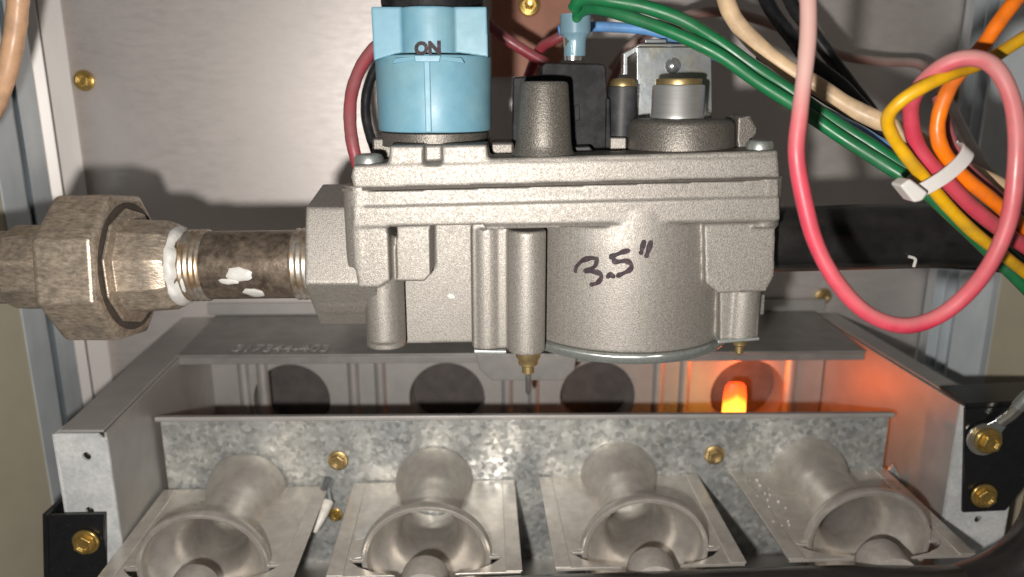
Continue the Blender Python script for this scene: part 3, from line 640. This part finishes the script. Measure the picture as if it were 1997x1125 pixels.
for i, (o, p) in enumerate(BUR):
    q = p+Vector((.05,-.55,-.2)); yl = 20.6+.045*p.x*.8
    bm = BM(); lathe(bm, [(.16,.02),(.6,.0),(.74,-.08),(.78,-.22),(.78,yl-q.y+.5)], q, (0,1,0), 28); obj('orifice', bm, M['spud'], mf, sharp=50)
bw = [P(1745,508,21.35), P(1750,513,21.35), P(1772,500,21.35), P(1785,505,21.35), P(1782,520,21.4)]
bm = BM(); tube(bm, spline(bw[2:], 4), .045, 8); obj('sealant_fleck', bm, M['sealant'], mf)

# ------------------------------------------------------------------ black brackets that carry the manifold
lbk = root('manifold_bracket', 'black steel bracket with one brass bolt at the lower left corner', 'bracket', P(148,1060,23.0))
bm = BM(); pprism(bm, [(90,1005),(203,1003),(207,1300),(96,1300)], 22.95, 23.1); obj('bracket_face', bm, M['blackpaint'], lbk, bevel=.03)
bm = BM(); pprism(bm, [(82,1002),(92,1004),(98,1300),(88,1300)], 22.9, 24.6); obj('bracket_side', bm, M['blackpaint'], lbk, bevel=.03)
bolt('bolt', P(169,1055,22.94), .46, M['brass'], lbk, turn=.5)
rbk = root('manifold_bracket', 'black steel bracket with two brass bolts and a chamfered corner at the right', 'bracket', P(1930,900,25.5))
bm = BM(); pprism(bm, [(1883,797),(2060,788),(2050,880),(1962,996),(1878,1000)], 25.3, 25.45); obj('bracket_face', bm, M['blackpaint'], rbk, bevel=.03)
bm = BM(); pprism(bm, [(1880,787),(2060,778),(2060,787),(1884,796)], 25.3, 27); obj('bracket_side', bm, M['blackpaint'], rbk, bevel=.03)
bolt('bolt', P(1926,859,25.05), .48, M['brass'], rbk, turn=.2); bolt('bolt', P(1917,965,25.28), .48, M['brass'], rbk, turn=.7)
rt = root('ring_terminal', 'silver ring terminal under the upper brass bolt of the right bracket', 'ring terminal', P(1915,850,25.2))
bm = BM(); rc = P(1918,855,25.22)
lathe(bm, [(.34,0),(.62,0),(.62,.1),(.34,.1)], rc, (0,-1,0), 32, ring=True); e0 = P(1934,838,25.16); e1 = P(1958,822,25.0)
prism(bm, [e0+Vector((-.34,0,.10)),e0+Vector((.2,0,-.42)),e1+Vector((.12,0,-.2)),e1+Vector((-.12,0,.16))], (0,.08,0)); obj('ring_tongue', bm, M['bright'], rt, bevel=.02)
bm = BM(); tube(bm, [e1-Vector((.1,-.05,.05)), e1+(P(1985,795,24.8)-e1)*.5, P(1990,790,24.75)], .2, 16); obj('crimp_barrel', bm, M['bright'], rt)
bm = BM(); tube(bm, spline([P(1986,793,24.78), P(2010,770,24.6), P(2060,740,24.4)], 5), .24, 14); obj('wire_tail', bm, M['zincscrew'], rt)

# ------------------------------------------------------------------ sensor clip between first and second burner
sc_ = root('flame_sensor', 'small off-white ceramic flame sensor clip between the two left burners', 'sensor', P(628,1000,26.5))
bm = BM(); tube(bm, spline([P(640,935,27.7), P(634,958,27.3), P(640,985,26.8)], 5), lambda t: .26-.08*t, 14); obj('metal_clip', bm, M['bright'], sc_)
bm = BM(); tube(bm, spline([P(638,978,26.85), P(630,1000,26.5), P(620,1022,26.2), P(612,1038,26.0)], 5), lambda t: .27-.17*t, 14); obj('ceramic_tip', bm, M['hotcer'], sc_)
hp = root('hanging_pin', 'thin dark steel pin under a small grey plate below the valve', 'pin', P(1032,745,29))
bm = BM(); pprism(bm, [(928,690),(1125,690),(1120,722),(1098,742),(960,742),(935,720)], 30.2, 30.3); obj('support_plate', bm, M['shelf'], hp, bevel=.03)
bm = BM(); c_ = P(1030,770,30.1); lathe(bm, [(.04,0),(.11,.15),(.12,1.2)], c_, (0,0,1), 16); obj('pin_shaft', bm, M['zincscrew'], hp)

# ------------------------------------------------------------------ brown board with its screw, top centre
bd = root('terracotta_board', 'reddish brown board with a brass screw on the wall behind the knob', 'board', P(1040,80,36))
bm = BM(); pprism(bm, [(958,-60),(1128,-60),(1122,84),(1098,112),(1070,150),(958,150)], 36.3, 36.6); obj('board_panel', bm, M['brown'], bd, bevel=.05)
bolt('screw', P(1032,10,36.28), .5, M['brass'], bd, turn=.9)

# ------------------------------------------------------------------ wires
def wire(name, label, pts, r, m, group='vinyl insulated wires', n=14, dust=None):
    bm = BM(); ph = random.uniform(0, 6); tube(bm, spline([P(*p)+Vector([random.gauss(0, .012) for _ in 'xyz']) for p in pts], 9), lambda t: r*(1+.022*math.sin(t*41+ph)+.015*math.sin(t*97+2*ph)), n)
    if dust:       # how dusty the insulation is from one end to the other
        la = bm.verts.layers.float.new('dust'); N_ = len(bm.verts)
        for i, v in enumerate(bm.verts):
            t = i/N_*(len(dust)-1); k = min(int(t), len(dust)-2); v[la] = dust[k]+(dust[k+1]-dust[k])*(t-k)
    return tag(obj(name, bm, M[m], base=P(*pts[len(pts)//2]), sharp=70), label, 'wire', group)
wire('red_wire', 'dusty red wire looping from the top of the frame round to the cable tie', [(1572,-90,17.2),(1576,-30,17),(1576,60,16.8),(1570,140,16.6),(1560,220,16.4),(1555,300,16.3),(1566,390,16.2),(1592,475,16.1),(1632,550,16),(1690,610,15.9),(1760,634,15.9),(1830,618,15.9),(1888,572,15.9),(1935,505,16),(1968,420,16.1),(1982,330,16.2),(1984,250,16.2),(1970,180,16.2),(1940,132,16.3),(1898,113,16.4),(1850,124,16.6),(1806,154,16.9),(1780,195,17.2),(1776,240,17.4),(1788,282,17.5),(1812,318,17.5),(1850,357,17.5),(1900,405,17.6),(1950,445,17.8),(2010,490,18.2),(2080,540,18.6)], .172, 'w_pink', dust=[1.6,1.5,1.2,.7,.2,.15,.25,.4,.4,.3,.3,.4,.5,.6,.7,.75,.6,.25,.1,.1,.15,.2,.2,.2])
wire('yellow_wire', 'bright yellow wire bending sharply left of the cable tie', [(2080,30,17.4),(2000,72,17.4),(1940,108,17.3),(1900,128,17.1),(1850,147,16.7),(1800,168,16.6),(1756,196,16.7),(1733,228,16.9),(1738,262,17.1),(1766,303,17.2),(1800,345,17.3),(1845,400,17.4),(1900,452,17.6),(1960,500,18),(2020,545,18.5),(2090,600,19)], .142, 'w_yellow')
wire('orange_wire', 'orange wire curving down behind the yellow one into the cable tie', [(2040,-60,17.8),(1990,-10,17.8),(1950,40,17.8),(1915,88,17.8),(1880,130,17.6),(1850,170,17.5),(1832,215,17.5),(1828,258,17.5),(1842,296,17.5),(1880,342,17.6),(1930,386,17.7),(1985,432,18),(2060,490,18.4)], .165, 'w_orange')
wire('crimson_wire', 'crimson wire lying behind the orange wire through the cable tie', [(1830,190,18.8),(1838,235,18.5),(1856,285,18.3),(1884,325,18.2),(1930,372,18.3),(1985,418,18.5),(2060,480,18.8)], .15, 'w_crim')
wire('green_wire', 'upper green wire arching from above the blue connector to the cable tie', [(1120,16,21.8),(1128,4,21.6),(1155,-4,21.4),(1200,2,21.2),(1260,14,21),(1330,38,20.9),(1400,80,20.8),(1470,130,20.6),(1540,178,20.4),(1620,234,20),(1700,286,19.6),(1780,340,19.1),(1850,400,18.9),(1940,475,19),(2040,560,19.3)], .175, 'w_green')
wire('green_wire', 'lower green wire running out of the blue crimp connector', [(1124,40,22.4),(1130,24,22.3),(1148,17,22),(1180,20,21.6),(1240,38,21.2),(1320,66,20.8),(1400,108,20.5),(1480,158,20.3),(1560,212,20),(1640,268,19.6),(1720,318,19.2),(1790,362,18.8),(1860,425,18.7),(1950,510,18.9),(2040,600,19.2)], .165, 'w_green')
wire('cream_wire', 'thick cream wire slanting down behind the red loop', [(1395,-80,23),(1410,-20,22.8),(1426,28,22.6),(1460,72,22.4),(1520,122,22),(1590,168,21.6),(1660,208,21.2),(1740,246,20.6),(1820,292,19.6),(1880,330,19.2),(1950,368,19.2),(2030,410,19.4)], .245, 'w_cream')
wire('blue_wire', 'light blue wire passing under the green wires', [(1090,60,25),(1130,52,25),(1200,52,24.6),(1280,62,24.2),(1380,100,23.6),(1480,150,22.8),(1600,215,21.6),(1690,262,20.6),(1750,305,19.8),(1810,355,19.3),(1880,420,19.3),(1980,510,19.4)], .155, 'w_blue')
wire('black_wire', 'thin glossy black wire under the cream wire', [(1480,110,24),(1600,190,22.4),(1700,246,21),(1750,275,20.3),(1800,315,19.6),(1860,370,19.5),(1960,450,19.6)], .12, 'w_black')
for pts, lab in (([(1470,-60,29),(1500,10,28.6),(1540,70,28),(1580,118,27.5),(1640,165,27),(1700,230,26)], 'dark grey cable behind the cream wire at the top'),
                 ([(1520,-60,30),(1545,10,29.5),(1590,70,29),(1640,140,28.5),(1700,220,27.5)], 'black cable passing behind the dusty red wire at the top')):
    wire('black_cable', lab, pts, .24, 'w_black', 'black cables at the top')
wire('dark_red_wire', 'thin dark red wire crossing the wall behind the green wires', [(1190,135,32),(1225,95,32),(1275,60,32),(1340,30,32),(1420,22,32),(1500,45,32.5),(1580,80,33),(1640,108,33.5),(1720,120,34),(1790,124,34),(1820,150,33.5),(1850,200,31),(1880,260,28),(1920,330,25),(1990,400,24)], .2, 'w_dusty')
wire('dark_red_wire', 'short dark red wire beside the zinc bracket at the wall', [(1170,240,31),(1185,180,31),(1215,115,31.5),(1260,70,33),(1330,48,34)], .16, 'w_dkred')
wire('crimson_wire', 'crimson wire end slanting down left of the blue connector', [(930,30,29),(980,70,29),(1020,98,29),(1066,126,29)], .2, 'w_crim', n=10)
wire('crimson_wire', 'crimson wire end slanting up into the blue connector', [(1030,150,30),(1052,96,29.6),(1085,76,29.2),(1140,44,29)], .19, 'w_crim', n=10)
wire('red_wire', 'red wire bowing out left of the blue knob', [(775,70,24.2),(735,92,24),(706,128,23.8),(687,180,23.5),(682,235,23.2),(690,290,23),(705,340,23)], .19, 'w_crim')
wire('black_wire', 'black wire hugging the left side of the blue knob', [(770,100,24.8),(735,130,24.6),(716,180,24.4),(714,235,24.2),(730,290,24),(745,330,24)], .15, 'w_black')
wire('peach_wire', 'peach coloured wire hanging at the upper left corner', [(40,-60,24),(36,0,24),(30,60,24),(16,130,24),(-10,200,24),(-40,260,24)], .30, 'w_peach')

# crimp connector
cn = root('spade_connector', 'translucent blue crimp connector standing on the black terminal block', 'connector', P(1122,118,22.6))
bm = BM(); c_ = P(1124,118,22.7); zt = P(1124,27,22.5).z
lathe(bm, [(.24,c_.z),(.26,c_.z+.3),(.30,c_.z+.65),(.30,c_.z+.75)], (c_.x-.1,22.7,0), (0,0,1), 24); obj('metal_spade', bm, M['bright'], cn)
bm = BM(); lathe(bm, [(.31,c_.z+.12),(.31,zt-.72),(.34,zt-.6),(.43,zt-.5),(.43,zt),(.36,zt),(.36,zt-.45),(.26,zt-.6),(.26,c_.z+.12)], (c_.x-.05,22.7,0), (0,0,1), 32, ring=True); obj('sleeve', bm, M['insul'], cn)

# cable tie round the bundle
ct = root('cable_tie', 'white nylon cable tie gathering the coloured wires', 'cable tie', P(1820,340,17))
pa = [P(1876,286,17.4), P(1888,292,17.0), P(1878,312,16.85), P(1850,338,16.8), P(1820,358,16.8), P(1792,372,16.9), P(1772,374,17.3), P(1780,352,18.6), P(1820,318,19.6), P(1862,290,19.0), P(1876,284,17.8)]
ctr = P(1826,334,17.9); pth = spline(pa, 6); bm = BM(); rows = []
dirw = (P(1900,400,17.5)-P(1780,290,17.5)).normalized()
for i, p in enumerate(pth):
    o_ = (p-ctr); o_ = (o_-dirw*o_.dot(dirw)).normalized()*.035
    rows.append([bm.verts.new(q) for q in (p-dirw*.165+o_, p+dirw*.165+o_, p+dirw*.165-o_, p-dirw*.165-o_)])
for A, B in zip(rows, rows[1:]):
    for k in range(4): bm.faces.new((A[k], A[(k+1) % 4], B[(k+1) % 4], B[k]))
bm.faces.new(rows[0]); bm.faces.new(rows[-1][::-1])
obj('strap', bm, M['tie'], ct, bevel=.02)
bm = BM(); h = P(1783,372,16.85); dl = (P(1758,362,16.85)-P(1800,380,16.85)).normalized()
along = (P(1840,345,16.8)-P(1790,374,16.9)).normalized(); 
pprism(bm, [(1756,362),(1776,348),(1812,376),(1800,392),(1784,396)], 16.5, 17.0); obj('tie_head', bm, M['tie'], ct, bevel=.06, seg=3)
